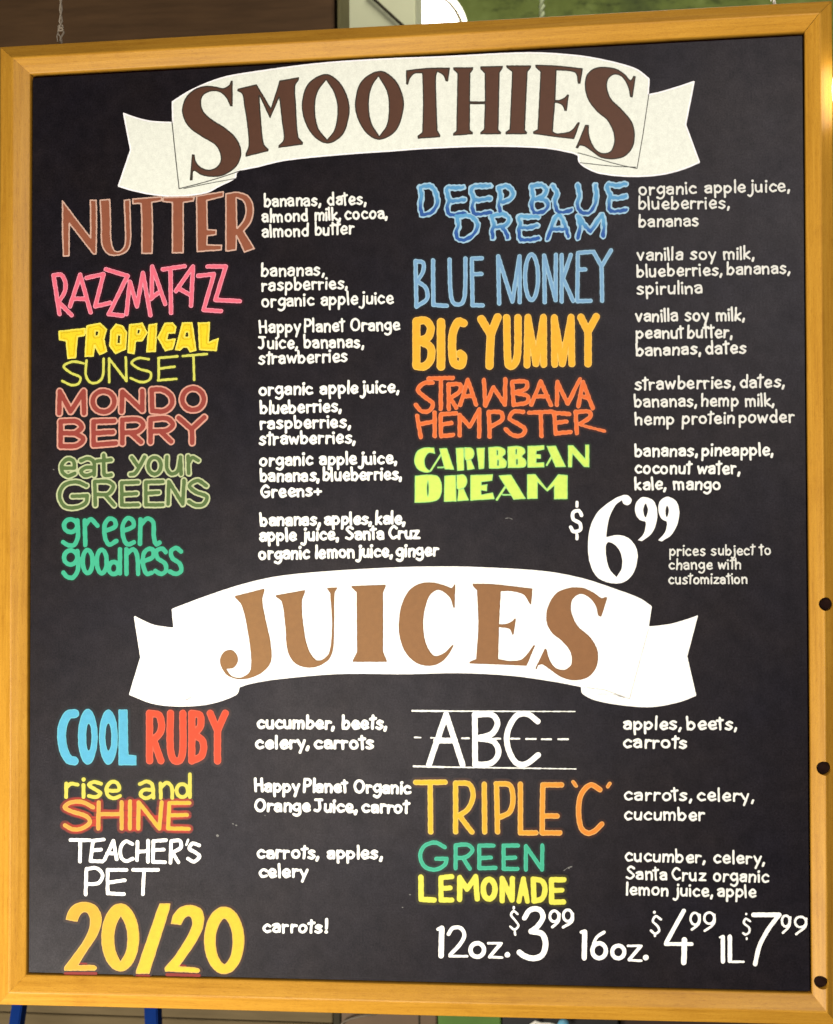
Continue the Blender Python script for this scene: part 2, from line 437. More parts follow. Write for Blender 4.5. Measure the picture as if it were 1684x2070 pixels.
B2 = [J(85,292,1),J(130,315),J(200,345),J(310,362,1),J(300,255,1),J(500,180),J(700,115),J(900,70),J(1200,40),J(1600,18),K(200,14),K(400,17),K(780,40),K(1000,80),K(1200,145),K(1330,195),K(1397,240,1),K(1380,355,1),K(1500,340),K(1600,312),K(1660,290,1),
 K(1598,525,1),K(1650,748,1),K(1550,785),K(1400,812),K(1250,805),K(1080,775),K(1002,735),K(995,698,1),K(850,670),K(600,635),K(300,620),K(0,626),J(1250,625),J(900,655),J(750,680),J(685,700,1),J(680,725),J(665,745),J(560,785),J(450,805),J(300,808),J(180,790),J(58,742,1),J(122,530,1)]
b2 = ribbon(B2, WHITE2, WHITE2, 'white ribbon banner carrying the title JUICES')
ink = np.array([0.02, 0.018, 0.015])
def lines(parent, sh, colr, nm='fold_line', label=None):
    paint(nm, sh.prims, [(0, colr)], step=0.8, wob=0.1, level=0.0009, parent=parent, label=label)
lines(b1, Shape(0,0,1,0.8).add('p 347.5,246 353,300 362,381.5; s 362,381.5 400,372 445,359 487,345; s@.6 371,381.5 421,371 478,360.7'), ink, label='thin ink fold lines at the left end')
lines(b1, Shape(0,0,1,0.7).add('p 1311.7,190 1300,270 1288,340; s@.6 1288,341 1240,330 1184,313 1168,309; s@.6 1286,338 1240,336 1172,329'), ink, label='thin ink fold lines at the right end')
lines(b2, Shape(820,1140,2.8067,1.1).add('p 1378,370 1330,545 1270,765; p 1270,765 1130,715 1010,700; p 1230,752 1180,740 1080,738; p@2.4 1205,748 1240,758'), np.array([.30,.29,.28]), label='faint grey fold lines at the right end')
lines(b2, Shape(240,1140,2.8067,2.0).add('p 378,767 392,768; p 396,763 408,758'), np.array([.12,.12,.11]), label='small dark brush mark near the bottom edge')
# ---- title letters
SMOOTH = [(0,0,"f 1571,550! 1585,548! 1584,725! 1567,722! 1540,668 1500,630 1440,622 1385,650 1369,705 1388,762 1445,815 1530,868 1600,930 1638,1000 1640,1070 1605,1140 1520,1195 1440,1205 1370,1192 1320,1165 1311,1228! 1292,1228! 1306,1050! 1326,1052! 1333,1098 1368,1138 1420,1155 1470,1140 1500,1098 1499,1050 1468,990 1380,935 1290,870 1248,800 1240,730 1270,655 1330,605 1400,585 1470,590 1520,600 1558,580"),
 (400,0,"f 268,605! 400,573! 497,735! 556,548! 690,525! 687,548! 664,585 668,700 685,930 716,968! 714,985! 548,1008! 548,990! 583,950 572,830 553,665! 492,810! 420,655! 430,800 450,980 482,1015! 480,1030! 325,1068! 325,1045! 345,990 335,850 315,720 300,640 268,620!"),
 (400,0,"f 870,503 965,560 1025,680 1030,790 985,920 885,978 790,930 725,820 708,700 750,570; h 873,545! 930,640 950,750 930,880 880,950! 820,870 798,740 815,630"),
 (400,0,"f 1240,482 1340,540 1395,650 1400,750 1350,890 1240,952 1150,910 1085,800 1070,690 1115,550; h 1230,522! 1285,620 1300,720 1285,850 1235,925! 1180,830 1165,700 1185,590"),
 (800,0,"f 70,478! 220,462 370,460! 357,555! 340,555! 322,512 285,490! 275,520 278,700 285,890! 305,920! 303,935! 150,945! 148,925! 180,900! 185,700 180,500! 130,502 97,535 85,578! 70,575!"),
 (800,0,"f 390,458! 528,458! 526,476! 508,500! 506,690! 607,690! 605,500! 575,470! 575,452! 730,448! 728,465! 708,495! 700,885! 718,900! 715,915! 575,915! 575,900! 600,880! 606,710! 506,710! 505,885! 525,900! 525,915! 390,925! 390,908! 412,890! 420,500! 392,475!"),
 (800,0,"f 750,445! 922,445! 920,462! 898,490! 880,885! 895,900! 893,915! 748,915! 748,898! 775,880! 792,490! 755,462!"),
 (800,0,"f 950,440! 1110,447 1275,465! 1258,570! 1240,570! 1225,500 1180,485 1095,480! 1088,680! 1115,680 1150,662 1168,642! 1180,645! 1165,755! 1148,755! 1135,720 1110,705 1085,700! 1070,895! 1100,908 1190,890 1240,832! 1255,835! 1215,948! 1100,935 935,912! 935,895! 965,880! 985,490! 952,460!"),
 (800,0,"f 1635,520! 1613,665! 1595,660! 1580,590 1540,525 1490,508 1447,540 1440,600 1465,670 1540,745 1608,830 1628,910 1615,1000 1560,1065 1480,1085 1400,1075 1340,1035 1290,1000 1255,990! 1240,1012! 1225,1005! 1290,850! 1315,850! 1318,920 1350,1000 1400,1040 1460,1030 1486,970 1480,900 1440,820 1370,760 1310,680 1287,590 1300,510 1350,465 1420,455 1500,468 1560,505 1598,545 1618,515!")]
for i, (ox, oy, t) in enumerate(SMOOTH):
    px = 430 + i * 100
    o = paint('title_letter', Shape(ox, oy, 3.368).add(t).prims, [(0, np.array([0.034, 0.027, 0.020])), (-2.5, np.array([0.076, 0.031, 0.018]))], wob=0.3, level=0.00075, parent=b1)
    if i == 0: o['label'] = 'dark brown letter S outlined in black'
JUI = [(240,"f 657,183! 825,140! 828,150! 815,200 830,300 862,450 862,560 800,625 700,655 620,635 585,590 575,540 600,497 640,488 670,515 675,555 650,590 610,595! 640,635 690,645 740,615 752,560 740,430 700,240 660,190!"),
 (240,"f 890,178! 1057,148! 1055,165! 1040,210 1048,350 1075,480 1120,545 1160,540 1195,500 1210,350 1200,165! 1183,142! 1183,136! 1240,133! 1238,142! 1225,165 1222,350 1215,490 1185,550 1100,588 1010,570 960,500 945,350 925,215 893,187!"),
 (240,"f 1320,125! 1515,118! 1515,128! 1500,160! 1500,500! 1522,550! 1520,556! 1328,556! 1328,548! 1352,500! 1350,160! 1322,135!"),
 (820,"f 282,110! 278,250! 272,250! 250,190 190,148 140,175 108,260 100,350 115,450 160,520 210,510 268,458! 272,465! 240,520 190,565 120,578 50,555 -8,490 -36,400 -38,330 -25,240 20,150 80,112 150,105 215,120 262,138!"),
 (820,"f 380,112! 500,115 720,140! 712,232! 705,228! 670,175 600,155 540,155! 530,342! 570,340 605,325 620,308! 626,312! 612,402! 605,402! 590,370 530,358! 525,540! 590,550 660,540 728,460! 734,465! 686,578! 550,572 362,565! 362,555! 400,540! 412,350 405,150! 382,125!"),
 (820,"f 1145,190! 1110,300! 1092,292! 1075,230 1030,182 985,172 945,205 940,270 975,350 1050,420 1090,500 1080,590 1030,645 950,660 880,640 820,600 775,570 752,575! 742,600! 735,592! 790,480! 800,485! 815,540 850,590 900,600 940,570 935,500 890,440 830,390 800,330 805,250 850,170 920,138 1000,135 1070,165 1112,195 1130,188!")]
for i, (ox, t) in enumerate(JUI):
    c = 0.88 * pig((182 - 4 * i, 133 - 4 * i, 80 - 2 * i), 500 + 120 * i, 1290)
    o = paint('title_letter', Shape(ox, 1140, 2.8067).add(t).prims, [(0, c * 0.8), (-1.2, c)], wob=0.3, level=0.00075, parent=b2)
    if i == 0: o['label'] = 'tan brown letter J with a ball terminal'
# ---- drink names
def name_(sh, layers, label, step=1.25, wob=0.5): return paint('drink_name', sh.prims, layers, step, wob, label=label)
def halo(rgb): return tuple(lin(rgb) * (1.0 if rgb[0] == 150 else 0.5))
N = Shape(100,370,4.21).add("""f 110,150! 350,465! 347,145! 400,145! 402,400 398,605! 372,605! 170,345! 168,620! 118,625! 110,400;
f 430,145! 515,138! 520,300 527,500 555,575 600,580 640,530 645,400 634,145! 685,140! 690,300 690,500 660,580 580,615 500,605 448,530 440,350;
f 708,135! 955,115! 958,150! 872,165! 878,350 876,600! 785,600! 785,350 778,175! 708,177!;
f 965,122! 1235,115! 1225,155! 1140,165! 1140,595! 1045,595! 1045,165! 965,160!;
f 1250,110! 1480,72! 1480,115! 1340,150! 1345,395! 1420,400! 1420,440! 1345,450! 1340,525! 1465,528! 1465,570! 1255,585!;
f 1500,90! 1600,78 1690,110 1735,200 1720,320 1655,410! 1745,558! 1660,590! 1592,450! 1590,570! 1500,580!; h 1590,125! 1645,150 1672,220 1655,310 1597,385!""")
name_(N, [(1.0, pig((212,176,160),300,450)), (-1.9, pig((148,86,62),300,450))], 'brown capitals NUTTER with a pale outline')
RZ = Shape(100,370,4.21,19).add("""p 35,785 85,1115; s 38,785 100,782 135,850 128,930 78,1010; p 85,1020 190,1125; p 175,1050 262,780 350,1100; p 205,985 315,985;
p 315,808 460,775 390,1050 515,1020; p 480,735 665,790 505,1115 625,1128; p 655,1115 685,840 745,1050 795,765 860,1125; p 870,980 875,710 985,1030; p 862,985 925,935;
p 965,735 1150,708; p 1030,730 1035,1105; p 1075,920 1222,710 1205,1045; p 1105,900 1195,950; p 1265,790 1400,775 1312,1080 1460,1090; p 1345,710 1500,710 1412,995 1620,1005""")
name_(RZ, [(5, halo((72,12,34))), (0, pig((250,156,178),290,590)), (-1.6, pig((242,112,136),290,590))], 'pink jagged capitals RAZZMATAZZ')
TR = Shape(100,630,4.21).add("""f 80,165! 305,140! 300,205! 240,215! 225,395! 155,400! 140,250! 80,240!; f 315,120! 430,95! 490,150! 465,235! 490,340! 425,370! 385,290! 375,380! 300,385!; h 392,165! 420,168! 412,202! 390,205!;
f 520,160! 565,105! 625,120! 660,180! 650,320! 560,360! 510,290!; h 580,200! 605,200! 602,270! 577,270!; f 680,110! 790,95! 835,180! 790,250! 735,255! 722,360! 665,350!; h 750,150! 775,155! 765,188! 747,188!;
f 845,110! 915,100! 905,340! 825,345!; f 980,95! 1050,95! 1080,130! 1070,185! 1012,185! 1000,240! 1075,230! 1050,320! 985,335! 920,220!; f 1130,95! 1215,90! 1250,330! 1195,345! 1175,305! 1140,305! 1110,330! 1070,325!; h 1162,175! 1180,175! 1185,215! 1150,215!;
f 1265,95! 1365,90! 1355,260! 1440,225! 1420,335! 1275,325!""")
name_(TR, [(4, halo((60,50,10))), (0.6, pig((250,238,100),290,680)), (-2.0, pig((250,226,36),290,680)), (-4.2, pig((228,186,14),290,680)), (-5.3, pig((250,224,34),290,680))], 'bright yellow chunky capitals TROPICAL')
SU = Shape(100,630,4.21,10.5).add("""s 290,440 200,425 122,465 180,520 262,560 250,610 190,625 110,590; s 315,415 310,540 345,600 400,605 450,560 462,400; p 508,600 508,400 655,590 650,390; s 845,405 760,395 700,435 760,485 862,520 850,580 780,600 690,565;
p 930,395 930,585; p 925,395 1090,380; p 930,485 1065,468; p 925,585 1080,572; p 1135,378 1340,360; p 1225,370 1232,580""")
name_(SU, [(3, halo((62,62,10))), (0, pig((222,224,100),290,745))], 'thin pale yellow capitals SUNSET')
MO = Shape(100,630,4.21,27).add("""p 83,865 88,680 180,850 290,678 295,865; o 460,765 92,88; p 615,850 620,680 790,840 790,675; p 875,845 870,665; s 870,665 960,665 1035,720 1040,790 980,845 875,845; o 1222,745 92,92""")
BE = Shape(100,630,4.21,27).add("""p 95,935 95,1142; s 95,935 230,935 275,985 220,1035; p 95,1035 220,1035; s 220,1035 288,1085 230,1140 95,1145; p 550,930 375,935 375,1135 565,1120; p 375,1035 540,1025; p 620,1120 620,925; s 620,920 760,920 798,965 750,1020 630,1030; p 690,1030 780,1110; p 860,1110 860,920; s 860,915 1000,910 1050,960 1000,1010 870,1020; p 945,1020 1035,1105; p 1100,905 1210,1000 1318,900; p 1212,1000 1215,1115""")
OUTL = [(1.4, pig((228,168,150),270,850)), (-1.8, pig((160,66,56),270,850))]
name_(MO, OUTL, 'brick red rounded capitals MONDO with a pink outline'); name_(BE, OUTL, 'brick red rounded capitals BERRY with a pink outline')
EY = Shape(100,900,4.21,23).add("""p 105,195 210,195; s 212,195 205,135 155,118 108,160 108,225 155,262 215,240; s 268,132 330,112 378,145 380,255; s 378,190 310,190 268,222 300,258 378,240; p 462,85 462,200; s 462,200 470,255 525,252; p 405,135 525,125;
p 700,105 760,190; s 810,100 750,210 720,245 690,248; o 895,175 55,70; s 1000,100 1000,200 1040,245 1090,220 1115,110; p 1115,100 1120,245; p 1185,240 1180,95; s 1185,150 1215,105 1265,130""")
GS = Shape(100,900,4.21,23).add("""s 315,345 230,312 125,340 85,430 130,520 230,530 310,490 322,430; p 322,430 195,435; p 390,510 385,310; s 385,310 500,310 545,350 500,415 400,420; p 470,420 550,510; p 755,315 615,320 615,510 755,508; p 615,420 740,412;
p 965,310 820,315 820,508 965,508; p 820,410 930,402; p 1010,500 1015,310 1135,500 1145,300; s 1335,345 1260,300 1192,345 1240,395 1340,440 1310,505 1240,510 1185,480""")
OG = [(1.4, pig((203,214,166),270,970)), (-1.8, pig((92,120,64),270,970))]
name_(EY, OG, 'olive green lower case words eat your'); name_(GS, OG, 'olive green capitals GREENS with a pale outline')
G1 = Shape(100,900,4.21,17).add("""o 180,685 56,54; s 238,640 242,780 210,850 160,850 118,825; p 305,850 300,640; s 305,680 350,630 410,685; s 475,730 560,690 555,640 510,625 470,680 475,790 510,845 570,815; s 625,730 715,690 710,640 665,620 625,680 630,790 665,845 720,825; p 770,840 775,630; s 775,680 830,625 880,650 890,790 910,845 938,828""")
G2 = Shape(100,900,4.21,17).add("""o 180,955 56,60; s 238,900 242,1060 200,1125 150,1120 120,1085; o 325,990 42,98; o 445,990 42,100; p 600,885 600,1090; o 547,1045 42,52; p 655,1095 655,885; s 655,930 710,885 745,930 755,1095; s 800,990 880,950 880,890 835,885 800,930 800,1030 830,1095 870,1085;
s 990,910 960,880 910,900 920,960 985,1010 990,1070 950,1095 900,1070; s 1120,905 1080,875 1035,900 1045,960 1110,1010 1120,1070 1075,1095 1025,1075""")
TE = [(4.5, halo((10,52,40))), (0.5, pig((66,200,160),240,1100))]
name_(G1, TE, 'teal lower case word green'); name_(G2, TE, 'teal lower case word goodness')
D1 = Shape(820,350,3.661,19).add("""s 108,105 118,180 106,225 122,308; s 110,103 190,97 228,160 232,230 190,290 122,310; s 425,105 360,110 312,108 305,140 320,200 308,250 325,305 380,305 440,295; s 320,205 380,205 435,195; s 625,95 570,95 500,103 485,140 505,190 493,240 510,300 580,298 632,290; s 505,200 570,195 625,188;
s 690,110 702,180 690,230 700,282; s 690,108 750,97 793,140 775,190 710,215; s 930,100 945,180 930,230 950,292; s 930,97 1000,88 1040,120 1020,170 950,190; s 950,190 1040,203 1053,250 1010,288 950,293; s 1092,95 1120,150 1102,210 1130,283 1180,287 1228,272;
s 1275,90 1285,170 1272,240 1300,290 1360,290 1400,230 1410,160 1405,90; s 1628,80 1560,92 1500,85 1495,120 1515,170 1503,220 1515,275 1570,282 1632,270; s 1515,180 1580,182 1630,172""")
D2 = Shape(820,350,3.661,19).add("""s 375,318 390,390 375,430 390,488 460,485 520,430 530,370 480,318 375,318; s 635,318 655,390 640,430 645,478; s 635,318 720,302 765,340 740,385 660,400; s 715,400 742,440 755,478; s 978,322 900,322 840,325 850,380 838,430 850,490 920,492 985,482; s 850,403 920,402 975,388;
s 1050,485 1080,400 1110,325 1140,312 1180,390 1205,468; p 1080,415 1170,415; s 1275,480 1290,400 1275,320; p 1280,320 1320,380 1365,430 1410,370 1452,312; s 1455,310 1468,390 1460,465""")
name_(D1, [(1.4, pig((165,206,234),1050,410)), (-1.8, grad((92,162,214),(42,92,168),395,425,1050,410))], 'wavy blue capitals DEEP BLUE with a pale outline', wob=1.6)
name_(D2, [(1.4, pig((165,206,234),1050,460)), (-1.8, grad((96,168,218),(38,92,172),445,472,1050,460))], 'wavy blue capitals DREAM with a pale outline', wob=1.6)
BM = Shape(820,350,3.661,16).add("""p 73,650 80,985; s 73,650 130,665 128,730 85,800; s 85,800 150,850 158,930 80,988; p 203,645 205,975 305,982; s 325,640 335,900 360,965 415,965 438,900 443,632; p 565,630 490,632 495,978 570,978; p 495,750 560,745; p 692,965 685,615 790,950 843,615 845,955; o 932,770 48,168;
p 1030,955 1025,610 1110,940 1112,605; p 1155,950 1155,605; p 1222,605 1165,780 1240,945; p 1380,582 1275,590 1270,948 1370,945; p 1275,715 1330,712; p 1390,582 1450,690 1520,572; p 1450,690 1455,945""")
name_(BM, [(3.5, halo((30,48,66))), (0, pig((156,200,230),1030,560)), (-1.8, pig((126,174,218),1030,560))], 'tall pale blue capitals BLUE MONKEY')
BY = Shape(820,630,3.661,30).add("""p 80,72 80,402; s 80,70 150,68 186,120 165,190 100,215; s 100,215 182,262 186,350 140,405 80,402; p@32 262,78 262,405; s@31 428,85 390,75 350,160 345,280 360,380 410,395 425,330 402,312; p@31 560,55 630,170 680,42; p@31 630,170 620,400;
s@28 748,45 752,250 762,395 790,402 825,340 832,45; p@26 898,395 905,42 965,385 1020,42 1022,390; p@26 1103,390 1100,45 1160,385 1225,42 1230,385; p@28 1297,42 1350,150 1410,38; p@28 1350,150 1350,385""")
name_(BY, [(5, halo((64,38,12))), (0, pig((253,202,92),1020,690)), (-1.8, pig((250,186,46),1020,690))], 'fat amber yellow capitals BIG YUMMY')
ST = Shape(820,630,3.661,16).add("""s 200,525 130,532 90,580 140,630 202,680 180,730 120,738 75,690; p 170,495 350,490; p 262,510 260,720; p 318,535 320,722; s 315,540 405,540 400,590 330,640; p 330,640 375,712; p 405,690 460,505 522,688; p 430,625 500,625; p 580,505 590,695 650,560 735,690 738,500; p 788,520 800,690; s 790,518 895,520 890,570 800,600; s 800,600 902,625 900,670 800,690;
p 930,690 1000,515 1075,690; p 960,628 1050,625; p 1120,690 1122,520 1200,680 1290,500; p 1278,700 1312,520 1385,715; p 1290,620 1350,640""")
HE = Shape(820,630,3.661,16).add("""p 85,772 112,928; p 215,745 215,920; p 100,835 210,812; p 372,752 260,760 262,922 352,912; p 260,835 340,825; p 400,915 400,765 475,850 545,722 545,925; p 622,925 615,742; s 615,742 710,748 712,800 630,850; s 870,742 800,740 770,790 830,830 885,870 860,915 790,912 740,870;
p 915,748 1085,740; p 1000,750 1005,920; p 1212,758 1100,748 1110,902 1220,890; p 1105,825 1190,812; p 1258,745 1268,900; s 1255,742 1360,742 1365,780 1290,830; p@11 1300,840 1475,885""")
OR = [(4.5, halo((84,26,10))), (0, pig((244,140,88),1010,820)), (-1.6, pig((243,118,52),1010,820))]
name_(ST, OR, 'orange sketchy capitals STRAWBANA', wob=0.8); name_(HE, OR, 'orange sketchy capitals HEMPSTER', wob=0.8)
CR = Shape(820,880,3.661,6).add("""f 210,93! 217,135! 170,130 140,180 150,240 187,268! 150,275 90,250 65,190 85,120 140,92; p 188,258 270,130; f 250,98! 305,95! 358,253! 290,250!; p@4 240,238 290,236; f 372,95! 430,92! 432,258! 383,262!; f 436,90! 490,95 508,130 495,170 460,185! 440,180!; f 450,185! 482,180! 512,248! 458,256!;
f 525,95! 585,92! 580,245! 543,250!; f 612,90! 690,85 735,105 735,140 715,160 745,190 740,235 690,245! 618,245!; h 674,110! 684,110! 684,146! 674,146!; h 678,180! 690,180! 690,225! 678,225!; f 755,85! 830,80 875,95 885,130 860,155 890,185 885,230 830,240! 758,240!; h 814,102! 824,102! 824,140! 814,140!; h 818,176! 830,176! 830,218! 818,218!;
f 903,80! 1025,75! 1025,105! 970,115! 965,140! 1000,142! 1000,172! 968,170! 965,205! 1025,200! 1025,235! 903,238!; p 1045,220 1082,155; f 1045,80! 1110,78! 1185,232! 1110,235!; f 1203,75! 1240,75! 1330,175! 1330,70! 1358,70! 1358,235! 1320,232! 1235,135! 1230,235! 1203,235!""")
CD = Shape(820,880,3.661,7).add("""f 70,300! 190,292 245,310 268,390 245,470 180,492 68,498!; h 165,335 172,395 165,455 157,395; f 288,300! 370,295! 375,488! 285,490!; f 378,295! 430,292 455,330 440,380 400,400! 380,395!; f 392,400! 430,395! 467,480! 384,486!; f 480,295! 645,290! 640,335! 560,345! 560,370! 605,362! 600,412! 558,405! 560,440! 645,425! 657,470! 480,482!;
p 675,475 735,385; f 688,298! 780,292! 888,468! 800,475!; p@4 720,440 790,440; f 900,290! 960,288! 1045,398! 1130,290! 1198,295! 1197,470! 1100,472! 1100,372! 1048,415! 976,345! 976,468! 900,470!""")
LI = [(5, halo((38,62,18))), (0.5, pig((168,238,140),1000,950)), (-1.0, pig((222,252,112),1000,950))]
name_(CR, LI, 'lime green art deco capitals CARIBBEAN', wob=0.3); name_(CD, LI, 'lime green art deco capitals DREAM', wob=0.3)
CO = Shape(100,1420,4.21,38).add("""s 215,95 160,105 112,200 105,300 120,400 165,485 210,498; e 326,292 84,238; k 335,295 22,115; e 502,295 80,235; k 502,295 25,115; f 588,60! 665,60! 672,445! 740,450! 740,535! 588,535!""")
name_(CO, [(6, halo((12,34,50))), (0, pig((120,226,252),175,1490)), (-1.8, pig((96,204,248),175,1490))], 'sky blue fat capitals COOL')
RU = Shape(100,1420,4.21,31).add("""p 852,92 852,495; s 852,92 930,108 955,190 940,260 885,320; p 890,330 948,495; s 1030,92 1030,400 1060,492 1110,492 1135,400 1135,92; p 1212,92 1212,495; s 1212,92 1280,110 1285,200 1228,270; s 1228,270 1305,330 1298,450 1212,497; p 1368,92 1430,240 1495,92; p 1430,240 1430,497""")
name_(RU, [(6, halo((74,14,10))), (0, pig((255,112,80),380,1490)), (-1.8, pig((250,82,40),380,1490))], 'red orange fat capitals RUBY')
RI = Shape(100,1420,4.21,16).add("""p 142,805 142,690; s 145,722 180,692 240,700; p 290,702 290,805; p@18 290,655 290,656; s 440,692 380,676 335,702 390,740 435,772 400,805 335,795; s 490,750 590,745 580,690 530,675 485,730 500,795 550,815 600,795; s 770,695 830,672 875,700 885,810; s 880,745 800,745 775,785 820,815 880,790; p 948,812 945,690; s 950,722 1000,682 1040,720 1045,812; p 1195,612 1195,805; o 1130,750 48,55""")
name_(RI, [(4.5, halo((58,58,8))), (0, pig((250,240,100),260,1590))], 'yellow lower case words rise and')
SH = Shape(100,1420,4.21,18).add("""s 372,892 280,847 180,852 130,892 200,930 318,970 345,1020 280,1070 200,1080 132,1045; p 420,850 415,1072; p 615,850 615,1072; p 420,950 610,950; p 685,842 685,1072; p 755,1072 760,850 935,1072 955,850; p 1190,855 1020,855 1010,1072 1185,1075; p 1015,960 1170,957""")
name_(SH, [(6, halo((150,34,8))), (0, pig((255,196,96),260,1650)), (-1.6, grad((254,186,70),(255,212,52),160,380,260,1650,0))], 'golden yellow capitals SHINE with a dark red shadow')
TP = Shape(100,1680,4.21,15).add("""p 180,75 345,78; p 262,85 260,260; p 462,72 370,82 350,255 452,258; p 360,165 440,158; p 468,245 545,82 572,240; p 490,190 560,190; s 705,110 650,87 606,140 610,220 650,255 710,235; p 750,92 745,248; p 840,82 838,262; p 750,178 840,168; p 992,77 885,85 880,262 985,265; p 885,162 972,157; p 1035,90 1030,270; s 1035,85 1110,82 1118,140 1045,182; p 1050,185 1097,265; p@9 1180,75 1165,118; s 1275,122 1220,105 1190,150 1240,180 1278,215 1230,260 1180,235""")
PE = Shape(100,1680,4.21,15).add("""p 308,540 315,320; s 315,325 400,315 452,370 420,440 325,452; p 655,330 495,330 495,530 635,537; p 495,440 640,418; p 712,330 925,330; p 805,335 795,537""")
name_(TP, [(0, WHITE2)], "white brush capitals TEACHER'S"); name_(PE, [(0, WHITE2)], 'white brush capitals PET')
TW = Shape(100,1680,4.21).add("""f 138,755! 160,680 220,620 300,602 390,630 440,710 440,800 400,900 320,1020 245,1140! 385,1142 405,1165 385,1188! 125,1188! 125,1160 200,1060 280,950 330,850 345,760 325,700 295,690 260,720 240,772!;
e 603,905 162,290; h 608,725! 645,800 662,900 650,1020 605,1110! 565,1020 553,900 570,800; f 935,615! 1030,615! 1025,660! 850,1215! 735,1215! 740,1180!;
f 1033,790! 1055,710 1120,645 1200,628 1290,660 1318,740 1300,840 1240,960 1170,1060 1105,1150! 1265,1165 1285,1190 1270,1208! 985,1195! 980,1165 1060,1070 1140,950 1195,850 1215,770 1190,725 1150,745 1120,800!; e 1487,930 172,288; h 1487,745 1540,820 1558,930 1540,1060 1490,1132 1435,1060 1415,930 1435,820""")
SHD = ['p 135,1212 395,1212', 'p 745,1234 845,1234', 'p 1000,1222 1275,1228', 'p@8 255,1125 315,1130', 'p@8 1110,1140 1160,1148']
name_(TW, [(6, halo((70,26,10))), (0, pig((255,212,104),310,1900)), (-1.8, grad((254,194,44),(255,228,50),150,330,310,1900,0))], 'big golden yellow numerals 20/20')
for t in SHD: paint('letter_shadow', Shape(100, 1680, 4.21, 13).add(t).prims, [(0, pig((160,30,14),310,1965))], label='red brushed shadow under the numerals 20/20', level=0.0004)
AB = Shape(820,1420,3.661,21).add("""p 172,462 300,88 422,462; p 225,282 365,282; p 512,95 515,460; s 512,92 640,92 680,150 640,230 530,265; s 530,265 650,290 688,370 640,445 515,462; s 978,140 900,85 820,100 752,230 762,350 820,448 890,455 980,390""")
name_(AB, [(0, WHITE2)], 'white school print capitals ABC on ruled lines')
RL = Shape(820,1420,3.661,5).add("""p@7 50,62 300,64; p@5 300,64 900,66; p@4 900,66 1255,67; p@7 60,472 280,478; p@5 280,478 1000,488; p@4 1000,488 1260,492; p 65,258 112,260; p 188,262 215,262; p@7 418,265 468,265; p@7 655,268 700,268; p@7 780,268 842,268; p@7 892,270 962,270; p@7 1008,272 1075,272; p@7 1130,272 1202,272""")
paint('ruled_line', RL.prims, [(0, WHITE * .92)], step=1.0, wob=.5, label='white ruled handwriting lines, the middle one dashed', level=0.0005)
TC = Shape(820,1420,3.661,20).add("""p 75,592 292,590; p 182,600 185,958; p 370,600 370,958; s 370,597 470,605 500,690 460,790 390,840; p 400,840 490,958; p 582,605 585,958; p 673,605 680,958; s 670,602 770,612 795,710 770,810 700,848; p 850,605 850,965 965,965; p 1155,610 1015,610 1010,965 1142,965; p 1015,840 1120,840; p@14 1240,588 1262,618; s 1437,645 1370,610 1300,680 1280,800 1300,930 1350,968 1400,950 1452,900; p@14 1510,600 1495,622""")
name_(TC, [(6, halo((78,32,10))), (0, grad((255,222,110),(255,190,110),840,1220,1000,1630,0)), (-1.6, grad((255,206,40),(250,152,52),840,1220,1000,1630,0))], "tall capitals TRIPLE 'C' fading from yellow to orange")
GR = Shape(820,1680,3.661,15).add("""s 290,120 220,85 140,110 108,180 140,262 220,285 290,250 305,205; p 305,205 225,205; p 370,110 370,275; s 370,105 460,102 495,140 450,190 380,200; p 425,200 475,278; p 650,107 545,107 545,275 665,272; p 545,200 630,196; p 832,107 725,107 725,280 828,280; p 725,200 812,196; p 890,285 890,112 1010,285 1012,107""")
name_(GR, [(4.5, halo((12,60,48))), (0, pig((84,214,180),970,1735)), (-1.6, pig((66,196,158),970,1735))], 'teal green capitals GREEN')
LE = Shape(820,1680,3.661,20).add("""p 113,342 115,505 212,510; p@19 342,337 262,345 262,510 342,510; p@18 262,425 330,420; p 400,505 400,345 455,430 518,338 530,502; o@21 618,430 44,72; p 715,515 715,352 788,510 790,352; p@18 838,520 872,352 902,520; p@14 850,465 890,465; p 945,360 950,515; s 945,355 1010,372 1032,430 1010,500 950,518; p 1172,360 1080,360 1080,525 1168,525; p@18 1080,440 1158,437""")
name_(LE, [(6, halo((74,64,6))), (0, pig((250,248,96),970,1798))], 'lemon yellow bold capitals LEMONADE')
# ---- prices
def price(sh, label): paint('price', sh.prims, [(0, WHITE2)], wob=.4, step=1.1, label=label)
S6 = Shape(820,880,3.661,13).add("""p@11 1268,495 1268,525; s 1302,592 1282,558 1242,570 1240,620 1290,652 1292,700 1242,712 1222,680; p@11 1268,735 1268,765; f 1640,443 1670,470 1668,500 1640,518 1612,505 1600,480! 1560,510 1510,600 1490,700 1485,755! 1560,738 1640,755 1700,820 1717,900 1685,1020 1610,1088 1500,1090 1410,1040 1360,930 1350,800 1370,670 1430,560 1530,480 1600,445; h 1500,790 1550,812 1595,880 1600,980 1560,1050! 1510,990 1485,900 1482,820""")
S99 = Shape(1250,870,4.21).add("""f 235,568 300,600 330,680 325,780 280,880 200,942! 165,935! 215,880 235,800 230,775! 180,760 145,700 150,620 190,575; h 232,622 252,675 232,742 212,680; f 425,565 490,600 518,680 505,790 450,890 370,945! 340,935! 395,870 415,800 410,775! 370,755 342,690 350,610 390,572; h 415,640 430,685 412,742 400,690""")
S6.prims += S99.prims; price(S6, 'large white smoothie price $6.99')
